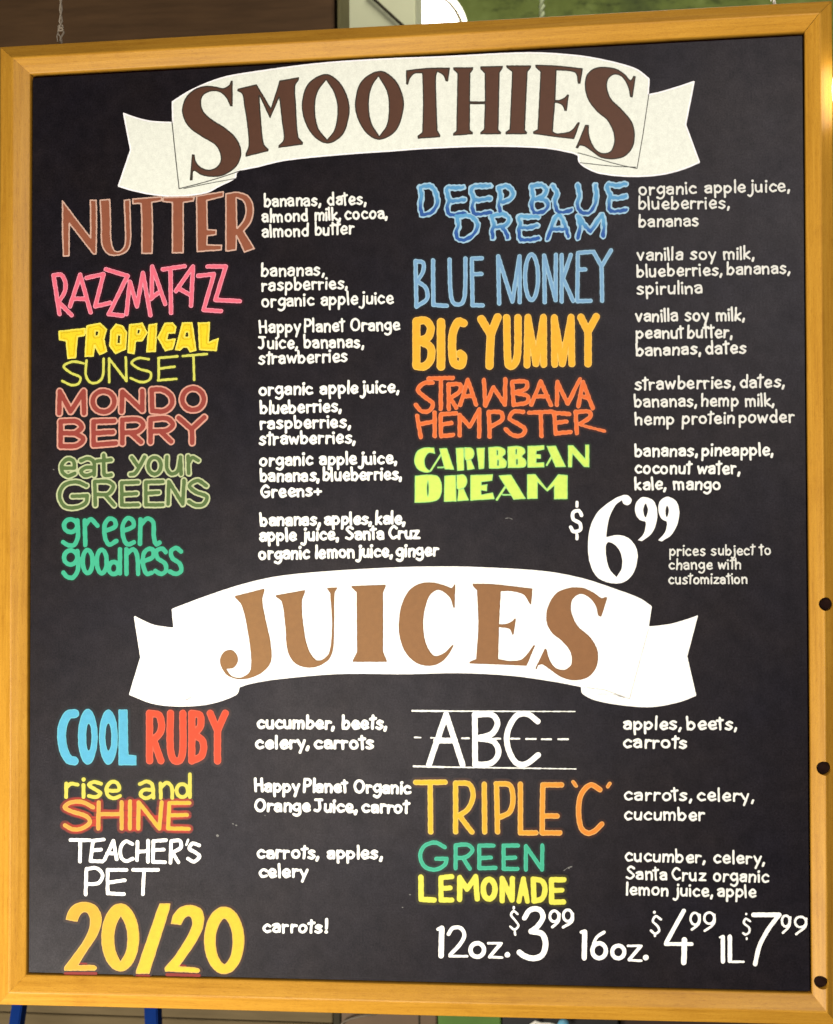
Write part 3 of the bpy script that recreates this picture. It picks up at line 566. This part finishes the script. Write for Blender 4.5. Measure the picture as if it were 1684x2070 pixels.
PR = Shape(820,1680,3.661,10).add("""p@12 240,727 265,712; p@20 268,720 262,922; s@14 318,762 350,718 408,718 435,770 400,840 330,915; p@9 325,926 455,926; o@16 530,880 50,50; p@9 612,830 710,830; p@13 700,838 622,930; p@9 620,932 715,936; p@20 752,915 753,915;
s@8 830,615 800,592 780,620 810,660 835,700 805,730 775,707; p@9 800,562 800,572; p@8 808,748 812,768; s@19 880,642 920,585 988,580 1018,632 980,702 930,742; s@21 930,742 1010,762 1036,840 1010,918 950,942 880,925 842,898; o 1100,630 33,40; s 1138,612 1130,670 1085,710; o 1200,625 33,42; s 1238,612 1230,670 1165,712""")
price(PR, 'white lettering 12 oz. $3.99')
P2 = Shape(820,1680,3.661,10).add("p@12 1300,748 1322,740; p@19 1325,748 1322,938; s@12 1468,748 1410,792 1378,880; o@16 1432,885 50,55; o@15 1574,895 45,47")
P3 = Shape(1240,1680,3.793,9).add("""p@9 112,880 215,880; p@13 205,888 122,985; p@9 120,990 215,994; p@22 248,970 249,970; s 365,677 325,652 302,690 340,730 352,765 320,787 287,762; p@11 315,622 315,624; p@9 318,800 319,803; p@17 540,612 408,850; p@14 402,866 600,866; p@21 545,835 540,1008; o 625,672 33,45; s 662,642 655,710 600,755; o 735,667 38,43; s 775,642 770,710 700,765""")
P2.prims += P3.prims; price(P2, 'white lettering 16oz. $4.99')
P4 = Shape(1240,1680,3.793,9).add("""p@9 818,815 835,806; p@16 839,812 840,1000; p@17 893,810 893,995; p@9 895,1002 998,1002; s@8 1050,692 1015,672 1000,705 1040,740 1042,775 1015,795 995,782; p@8 1018,635 1018,637; p@8 1022,820 1022,828; p@18 1075,642 1272,642; s@17 1262,655 1190,750 1120,880 1087,1020; o 1322,690 30,42; s 1357,662 1347,730 1300,780; o 1435,697 42,40; s 1480,672 1472,730 1402,790""")
price(P4, 'white lettering 1L $7.99')
# ---- ingredient hand lettering: x height 60, ascender 100
FONT = {
'a': (44, "s 5,50 20,60 37,54 39,4; s 39,36 20,37 5,18 18,2 39,12"), 'b': (44, "p 5,98 6,3; s 6,32 24,58 42,32 26,1 7,10"), 'c': (42, "s 40,48 24,60 5,32 20,3 41,10"),
'd': (46, "p 41,98 41,2; s 41,34 24,58 5,30 22,1 41,14"), 'e': (45, "s 7,29 41,34 37,54 22,60 6,32 20,2 43,10"), 'g': (45, "s 40,48 24,60 5,34 20,8 40,22; s 42,58 42,-14 24,-34 5,-24"),
'h': (42, "p 5,98 6,0; s 6,38 24,58 38,46 38,0"), 'i': (10, "p 5,58 6,0; p@1.25 5,84 6,85"), 'j': (18, "s 14,58 14,-14 2,-32 -10,-24; p@1.25 13,84 14,85"), 'k': (38, "p 5,98 5,0; p 34,56 8,28 36,1"),
'l': (10, "p 5,98 6,0"), 'm': (66, "p 5,58 6,0; s 6,40 20,58 32,46 33,0; s 33,40 48,58 60,46 60,0"), 'n': (43, "p 5,58 6,0; s 6,38 24,58 38,46 38,0"), 'o': (48, "o 24,30 19,28"),
'p': (46, "p 5,58 6,-34; s 6,36 24,58 42,31 26,3 7,14"), 'r': (32, "p 5,58 6,0; s 6,36 18,56 31,52"), 's': (40, "s 36,52 20,60 7,46 22,32 36,17 20,1 4,9"),
't': (22, "p 11,96 11,1; p -4,72 27,78"), 'u': (43, "s 5,58 7,12 20,1 37,16; p 38,58 38,1"), 'v': (38, "p 2,58 19,2 37,58"), 'w': (58, "p 2,58 14,3 28,50 42,3 56,58"),
'y': (42, "p 3,58 21,10; p 40,58 14,-34"), 'z': (42, "p 5,56 37,56 5,3 40,3"), ',': (14, "p@1.15 8,8 3,-14"), '!': (16, "p@1.2 8,98 9,32; p@1.3 9,4 10,5"), '+': (46, "p 5,32 44,32; p 25,52 25,10"),
'H': (50, "p 5,96 6,0; p 45,96 45,0; p 5,48 45,50"), 'P': (46, "p 5,96 6,0; s 5,94 32,92 42,70 32,48 7,46"), 'O': (64, "o 31,48 27,46"), 'J': (46, "s 30,92 31,22 18,3 2,10; p 8,93 46,92"),
'G': (60, "s 50,80 32,95 6,50 28,3 52,18 53,42; p 30,42 55,42"), 'S': (50, "s 45,82 26,96 8,76 26,52 46,28 26,2 4,12"), 'C': (54, "s 50,80 30,96 6,50 28,3 52,16")}
def write(prims, text, x0, y0, x1, y1, h, r, rnd, gap=11):
    tot = 0
    SPC = {' ': 34, '_': 15}
    for ch in text: tot += SPC[ch] if ch in SPC else FONT[ch][0] + gap
    tot -= gap; cx = 0; wsc = math.hypot(x1 - x0, y1 - y0) / tot; dirx, diry = (x1 - x0), (y1 - y0); L = math.hypot(dirx, diry); dirx /= L; diry /= L
    for ch in text:
        if ch in SPC: cx += SPC[ch]; continue
        wd, st = FONT[ch]
        jx, jy, js, ja = rnd.uniform(-2, 2), rnd.uniform(-2.5, 2.5), rnd.uniform(.95, 1.05), rnd.uniform(-.05, .05)
        for item in st.split(';'):
            tk = item.split(); op = tk[0]; rr_ = r
            if '@' in op: op, k = op.split('@'); rr_ = r * float(k)
            P = [tuple(float(v) for v in t.split(',')) for t in tk[1:]]
            if op == 'o':
                (ox, oy), (rx, ry) = P; P = [(ox + rx * math.cos(a), oy + ry * math.sin(a)) for a in np.linspace(0, 2 * math.pi, 17)]
            Q = []
            for px, py in P:
                px += jx + py * ja; py = py * js + jy
                u = (cx + px) * wsc; v = py * h / 100
                Q.append(np.array([x0 + dirx * u + diry * v * 0.6, y0 + diry * u - v]))
            prims.append(('stroke', spline(Q, step=2.2) if op in 'so' else np.array(Q), rr_))
        cx += wd + gap
LISTS = [
 ('NUTTER', 2.35, [("bananas, dates,",532,420,742,415),("almond milk,_cocoa,",528,451,786,443.5),("almond butter",528,482,717,474.5)]),
 ('RAZZMATAZZ', 2.3, [("bananas,",526,561,658,558),("raspberries,",527,590,705,585),("organic apple_juice",527,622,797,615)]),
 ('TROPICAL SUNSET', 2.4, [("Happy_Planet Orange",522.5,675,810,669),("Juice, bananas,",521,707,738,704),("strawberries",521,738,704,733)]),
 ('MONDO BERRY', 2.6, [("organic apple_juice,",521,801,809,795),("blueberries,",524,838.5,693,834),("raspberries,",524,869,711,866),("strawberries,",522.5,901,721,897)]),
 ('eat your GREENS', 2.7, [("organic apple_juice,",522.5,944,805,939),("bananas,_blueberries,",524,976,815,971),("Greens+",524,1008,652,1004)]),
 ('green goodness', 2.9, [("bananas,_apples,_kale,",524,1065,822,1061),("apple juice, Santa_Cruz",522,1096,851.5,1091),("organic lemon_juice,_ginger",521,1133,888,1125.6)]),
 ('DEEP BLUE DREAM', 2.1, [("organic apple_juice,",1289,396,1599,388),("blueberries,",1289,425,1477,422.5),("bananas",1289,460.5,1415,458)]),
 ('BLUE MONKEY', 2.15, [("vanilla soy milk,",1287,528,1527,525),("blueberries,_bananas,",1285.6,562,1600,554),("spirulina",1285.6,597,1422,594.7)]),
 ('BIG YUMMY', 2.3, [("vanilla soy milk,",1283,652,1508,649),("peanut_butter,",1283,686,1483,684),("bananas,_dates",1283,721,1510,716)]),
 ('STRAWBANA HEMPSTER', 2.2, [("strawberries,_dates,",1281,790,1588.5,784),("bananas,_hemp milk,",1281,824.5,1567,822),("hemp protein_powder",1282,861,1607.5,855)]),
 ('CARIBBEAN DREAM', 2.4, [("bananas,_pineapple,",1281,924.6,1566,922),("coconut water,",1281,959,1498,960),("kale, mango",1281,991.6,1459,991.6)]),
 ('COOL RUBY', 3.1, [("cucumber, beets,",516.6,1474.6,785,1476),("celery,_carrots",514,1515,758,1516)]),
 ('rise and SHINE', 3.0, [("Happy_Planet Organic",512,1602,832.5,1606.5),("Orange_Juice,_carrot",512,1642,828,1645.6)]),
 ("TEACHER'S PET", 2.9, [("carrots, apples,",516.6,1737,775.5,1738),("celery",520,1775,625,1776)]),
 ('20/20', 2.8, [("carrots!",528.5,1886.6,664,1888)]),
 ('ABC', 2.5, [("apples,_beets,",1257,1476.7,1492,1476.7),("carrots",1257,1513.6,1391.6,1514.4)]),
 ("TRIPLE 'C'", 2.3, [("carrots,_celery,",1259,1619,1527,1621.7),("cucumber",1259,1658.6,1426,1660.4)]),
 ('GREEN LEMONADE', 2.3, [("cucumber, celery,",1261,1743,1548.5,1748.5),("Santa_Cruz organic",1263,1779,1555,1785.5),("lemon juice,_apple",1263.7,1810.5,1530,1815.8)])]
rnd = random.Random(11)
for nm, r, ls in LISTS:
    prims = []; r *= 0.93
    for t, x0, y0, x1, y1 in ls: write(prims, t, x0 + r, y0 - r, x1 - r, y1 - r, 25.5, r, rnd)
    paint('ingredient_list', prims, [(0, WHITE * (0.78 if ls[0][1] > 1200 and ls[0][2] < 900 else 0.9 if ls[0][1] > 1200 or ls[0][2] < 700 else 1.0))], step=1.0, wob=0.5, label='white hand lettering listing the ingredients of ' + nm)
prims = []
for t, x0, y0, x1, y1 in [("prices subject to",1351,1125,1560,1123),("change with",1351,1152.7,1499,1151.5),("customization",1350,1182,1512.5,1181)]:
    write(prims, t, x0 + 1.7, y0 - 1.7, x1 - 1.7, y1 - 1.7, 21.5, 1.65, rnd)
paint('price_note', prims, [(0, WHITE * 0.72)], step=1.0, wob=0.4, label='small thin grey lettering prices subject to change with customization')
# stray paint specks and dust on the panel
sp = Shape(0, 0, 1, 1.6)
for x, y, r in ((439,1689,2.0),(470,1665,1.0),(477,1668,1.1),(535,1648,.8),(813,1834,.9),(1149,1755,.9),(108,949,1.0),(828,1808,1.1)):
    sp.add('p@%g %g,%g %g,%g' % (r, x, y, x + 1.5, y + .6))
sp.add('s@0.8 1140,1760 1148,1754 1156,1752; s@.6 1022,1048 1030,1047 1036,1050')
spk = paint('paint_speck', sp.prims, [(0, np.array([.14, .135, .13]))], step=.8, wob=.6, label='pale stray paint flecks scattered on the black panel', level=0.0005)
spk['kind'] = 'stuff'

# ================================================================== WHAT STANDS BEHIND AND AROUND THE BOARD
def slab(name, x0, y0, x1, y1, dep, thick, mat, parent=None, bev=0.002):
    """upright box whose front face covers the surveyed span at depth dep"""
    a = A1(x0, y0, dep); b = A1(x1, y1, dep)
    return box(name, min(a.x, b.x), max(a.x, b.x), dep, dep + thick, min(a.z, b.z), max(a.z, b.z), mat, parent, bev)
def tube(bm, pts, r, seg=8):
    prev = None
    for i, p in enumerate(pts):
        p = Vector(p); d = (Vector(pts[min(i + 1, len(pts) - 1)]) - Vector(pts[max(i - 1, 0)])).normalized()
        s_ = d.orthogonal().normalized() if prev is None else (pd - d * pd.dot(d)).normalized()
        t = d.cross(s_); pd = s_
        ring = [bm.verts.new(p + (s_ * math.cos(a) + t * math.sin(a)) * r) for a in [2 * math.pi * k / seg for k in range(seg)]]
        if prev:
            for k in range(seg): bm.faces.new((prev[k], prev[(k + 1) % seg], ring[(k + 1) % seg], ring[k]))
        else: bm.faces.new(ring[::-1])
        prev = ring
    bm.faces.new(prev)
M_BULK = simple('dark_stained_timber', (76, 55, 35), 0.7, 0.30, 6, 0.2, (1, 1, 9))
kg = NT('olive_green_mural'); gv = kg.obj()
gc = kg.ramp(kg.noise(gv, 3.5, 6, 0.65), [(0.30, tuple(lin((58, 70, 30)))), (0.5, tuple(lin((108, 122, 52)))), (0.72, tuple(lin((140, 156, 84))))])
gs = kg.ramp(kg.noise(kg.obj((1.0, 1.0, 2.6)), 11, 5, 0.7), [(0.36, (0.30, 0.32, 0.22)), (0.47, (1, 1, 1))])
kg.l(kg.mixc(gc, gs, 0.8, 'MULTIPLY'), kg.b.inputs['Base Color']); kg.b.inputs['Roughness'].default_value = 0.8
M_GREEN = kg.m
M_PALE = simple('pale_grey_green_plaster', (200, 202, 168), 0.75, 0.10, 4, 0.3)
M_DARK = simple('dark_edge', (60, 54, 40), 0.7, 0.2, 20, 0.2)
wall = slab('wall', -2600, -1400, 4300, 3400, 2.6, 0.1, M_GREEN); tag(wall, kind='structure')
bk = slab('timber_bulkhead', -900, -900, 676, 700, 1.0, 0.14, M_BULK)
tag(bk, 'dark brown timber bulkhead above the left half of the menu board', 'bulkhead')
e_ = slab('edge_trim', 677, -900, 690, 700, 1.012, 0.13, simple('olive_edge_trim', (104, 98, 66), 0.7, 0.15, 20, 0.2)); under(e_, bk)
pc = slab('pillar', 680, -900, 847, 1200, 1.35, 0.16, M_PALE)
tag(pc, 'pale grey green pillar between the timber bulkhead and the round lamp', 'pillar')
bm = bmesh.new(); a = A1(745, -12, 1.343); b = A1(830, 66, 1.343); tube(bm, [a, a.lerp(b, .5), b], 0.0035)
o = bm_obj('cable', bm, M_DARK, None, True); under(o, pc)
bm = bmesh.new(); a = A1(700, -2, 1.343)
# round ceiling lamp: diffuser disc inside a thin rim, facing the shop
lp = empty('round_lamp', tuple(A1(840, 78, 1.8))); tag(lp, 'round glowing ceiling lamp with a bright rim above the middle of the board', 'lamp')
M_DIFF = emis('lamp_diffuser_white', (1, 0.98, 0.93), 4.0); M_RIM = emis('lamp_rim_glow', (1, 0.97, 0.80), 1.6)
c = A1(840, 78, 1.8); rpx = (A1(940, 78, 1.8) - c).length / 100
def disc(bm, c, r0, r1, y0, y1, n=64):
    V = [[bm.verts.new((c.x + r * math.cos(2 * math.pi * k / n), c.y + y, c.z + r * math.sin(2 * math.pi * k / n))) for k in range(n)] for r, y in ((r1, y1), (r1, y0), (r0, y0), (r0, y1))]
    for q in range(4):
        A_, B_ = V[q], V[(q + 1) % 4]
        for k in range(n): bm.faces.new((A_[k], A_[(k + 1) % n], B_[(k + 1) % n], B_[k]))
bm = bmesh.new(); r = bmesh.ops.create_cone(bm, cap_ends=True, segments=64, radius1=92 * rpx, radius2=92 * rpx, depth=0.03)
bmesh.ops.rotate(bm, verts=r['verts'], matrix=Matrix.Rotation(math.pi / 2, 3, 'X')); bmesh.ops.translate(bm, verts=r['verts'], vec=c)
under(bm_obj('diffuser', bm, M_DIFF), lp)
bm = bmesh.new(); disc(bm, c, 100 * rpx, 108 * rpx, -0.02, 0.02); under(bm_obj('rim', bm, M_RIM), lp)
bm = bmesh.new(); disc(bm, c, 92.5 * rpx, 99.5 * rpx, 0.0, 0.03); under(bm_obj('housing', bm, M_DARK), lp)
# bright lamp beyond the right edge of the frame
c = A1(1712, 180, -0.015); bm = bmesh.new()
r = bmesh.ops.create_uvsphere(bm, u_segments=32, v_segments=20, radius=0.0185)
bmesh.ops.scale(bm, vec=(0.9, 0.9, 2.0), verts=r['verts'])
for v in r['verts']: v.co += c
pl = empty('pendant_lamp', tuple(c)); tag(pl, 'white glowing pendant lamp just beyond the upper right edge of the frame', 'lamp')
o = bm_obj('lamp_shade', bm, emis('pendant_glow', (1, 0.97, 0.86), 6.0), None, True); under(o, pl)
bm = bmesh.new(); tube(bm, [c + Vector((0, 0, .07)), c + Vector((0, 0, .9))], 0.003); under(bm_obj('cord', bm, M_DARK), pl)
# hanging cords
M_CORD = simple('grey_nylon_cord', (118, 106, 92), 0.6, 0.15, 300, 0.4)
def cord(px, py, dep, label, r=0.0012, knot=False, mat=M_CORD, top=0.9):
    base = A1(px, py, dep); bm = bmesh.new()
    for ph in (0, math.pi):
        pts = []
        for k in range(120):
            z = top * k / 119; tw = z * 210 + ph
            wd = r * 1.0
            if knot and z < 0.034: wd = r * (1.0 + 2.4 * math.sin(max(0, z - .004) / 0.030 * math.pi) ** 2)
            pts.append(base + Vector((math.cos(tw) * wd, math.sin(tw) * wd, z)))
        tube(bm, pts, r, 6)
    if knot:
        for q in range(2):
            pts = [base + Vector((math.cos(t) * r * 2.3, -r + t * .0002, 0.020 + .003 * q + math.sin(t) * r * 1.6)) for t in np.linspace(0, 2 * math.pi, 14)]
            tube(bm, pts, r * 0.9, 6)
        tube(bm, [base + Vector((-r * 2, -r, .018)), base + Vector((-r * 3.6, -r, .010)), base + Vector((-r * 3.0, -r, .003))], r * .7, 6)
    o = bm_obj('hanging_cord', bm, mat, None, True)
    # origin at the foot of the cord
    o.data.transform(Matrix.Translation(-base)); o.location = base
    return tag(o, label, 'cord', 'cords holding up the menu board' if top == 0.9 else None)
cord(123, 90, 0.008, 'knotted grey cord rising from the top rail at its left end', 0.0013, True)
cord(1565, 8.5, 0.008, 'pale cord rising from the top rail at its right end', 0.0013, True, simple('white_cord', (225, 220, 205), 0.6, 0.1, 300, 0.4))
o = cord(1096, 70, 1.1, 'pale grey cord hanging in front of the green wall right of the round lamp', 0.0038, False, simple('pale_green_cord', (165, 175, 135), 0.7, 0.12, 200, 0.3), 1.0)
# ---- below the board
M_PLANK = simple('weathered_grey_brown_plank', (112, 96, 68), 0.75, 0.18, 9, 0.25, (1, 1, 8))
pw = empty('plank_wall', tuple(A1(300, 2200, 1.2))); tag(pw, 'wall of weathered grey brown horizontal planks seen under the left of the board', 'wall')
zt = A1(300, 1985, 1.2).z; xl, xr = A1(-700, 2040, 1.2).x, A1(672, 2040, 1.2).x
zs = [zt, A1(300, 2058.5, 1.2).z, A1(300, 2058.5, 1.2).z - 0.13, A1(300, 2058.5, 1.2).z - 0.26, A1(300, 2058.5, 1.2).z - 0.39]
for k in range(4):
    o = box('plank', xl, xr, 1.2 + (k % 2) * .002, 1.225, zs[k + 1] + 0.0035, zs[k], M_PLANK, None, 0.0015); under(o, pw)
o = box('backing', xl, xr, 1.23, 1.25, zs[4], zt, M_DARK); under(o, pw)
M_BLUE = simple('blue_painted_steel', (6, 40, 104), 0.8, 0.12, 30, 0.08)
def post(name, xa, xb, ya, x2a, x2b, dep, mat, label, cat, group=None):
    t0, t1 = A1(xa, ya, dep), A1(xb, ya, dep); b0, b1_ = A1(x2a, ya + 160, dep), A1(x2b, ya + 160, dep)
    up = (t0 - b0).normalized() * 0.12
    t0 = t0 + up; t1 = t1 + up
    V = [b0, b1_, t1, t0]; verts = [(v.x, dep, v.z) for v in V] + [(v.x, dep + 0.03, v.z) for v in V]
    bm = bmesh.new(); vv = [bm.verts.new(v) for v in verts]
    for f in ((0, 1, 2, 3), (7, 6, 5, 4), (0, 4, 5, 1), (1, 5, 6, 2), (2, 6, 7, 3), (3, 7, 4, 0)): bm.faces.new([vv[i] for i in f])
    bmesh.ops.recalc_face_normals(bm, faces=bm.faces)
    bmesh.ops.bevel(bm, geom=list(bm.edges), offset=0.002, segments=2, affect='EDGES')
    o = bm_obj(name, bm, mat); base = (b0 + b1_) / 2
    o.data.transform(Matrix.Translation(-base)); o.location = base
    return tag(o, label, cat, group)
post('blue_post', 23, 43, 2032, -1, 22, 0.75, M_BLUE, 'blue post leaning left under the lower left corner of the frame', 'post', 'blue posts under the board')
post('blue_post', 291, 318, 2040, 296, 322, 0.75, M_BLUE, 'upright blue post under the numerals 20/20', 'post', 'blue posts under the board')
post('dark_post', 674, 688, 2044, 674, 688, 1.15, M_DARK, 'dark narrow post at the right end of the plank wall', 'post')
M_CAB = simple('brown_laminate', (108, 86, 66), 0.6, 0.10, 14, 0.3)
cb = slab('brown_cabinet', 690, 1990, 884, 2300, 1.1, 0.2, M_CAB); tag(cb, 'brown cabinet front with a dark joint under the middle of the board', 'cabinet')
o = slab('door_joint', 845, 1992, 850, 2298, 1.097, 0.004, M_DARK, None, 0.0005); under(o, cb)
bm = bmesh.new(); tube(bm, [A1(*p, 1.085) for p in ((680, 2084), (694, 2066), (710, 2059), (732, 2054), (760, 2050))], 0.0022)
o = bm_obj('loose_cord', bm, M_CORD, None, True); tag(o, 'thin pale cord drooping across the brown cabinet beside the dark post', 'cord')
gb = slab('green_box', 885, 1995, 1014, 2260, 0.95, 0.2, simple('green_box_card', (82, 116, 50), 0.7, 0.15, 10, 0.3))
tag(gb, 'plain green box standing between the brown cabinet and the black counter', 'box')
kc = slab('black_counter', 1015, 1998, 1252, 2300, 0.9, 0.25, simple('black_counter_laminate', (26, 24, 24), 0.5, 0.2, 10, 0.4))
tag(kc, 'black counter front right of the green box', 'counter')
kd = slab('dark_brown_cabinet', 1254, 1998, 2200, 2300, 0.92, 0.25, simple('dark_walnut', (48, 30, 20), 0.5, 0.2, 10, 0.4))
tag(kd, 'dark walnut brown cabinet under the right end of the board', 'cabinet')
c = A1(1139, 2072, 0.86); bm = bmesh.new(); r = bmesh.ops.create_uvsphere(bm, u_segments=24, v_segments=16, radius=0.011)
for v in r['verts']: v.co += c
o = bm_obj('blue_ball', bm, simple('pale_blue_plastic', (110, 175, 205), 0.35, 0.05, 30, 0.5), None, True); tag(o, 'small pale blue ball in front of the black counter', 'ball')
bm = bmesh.new(); tube(bm, [A1(*p, 0.87) for p in ((1072, 2092), (1073, 2072), (1082, 2066), (1094, 2070), (1110, 2070), (1126, 2074), (1140, 2084))], 0.0032)
o = bm_obj('white_cable', bm, simple('white_cable_plastic', (225, 220, 210), 0.5, 0.05, 30, 0.4), None, True); tag(o, 'white looped cable in front of the black counter beside the blue ball', 'cable')
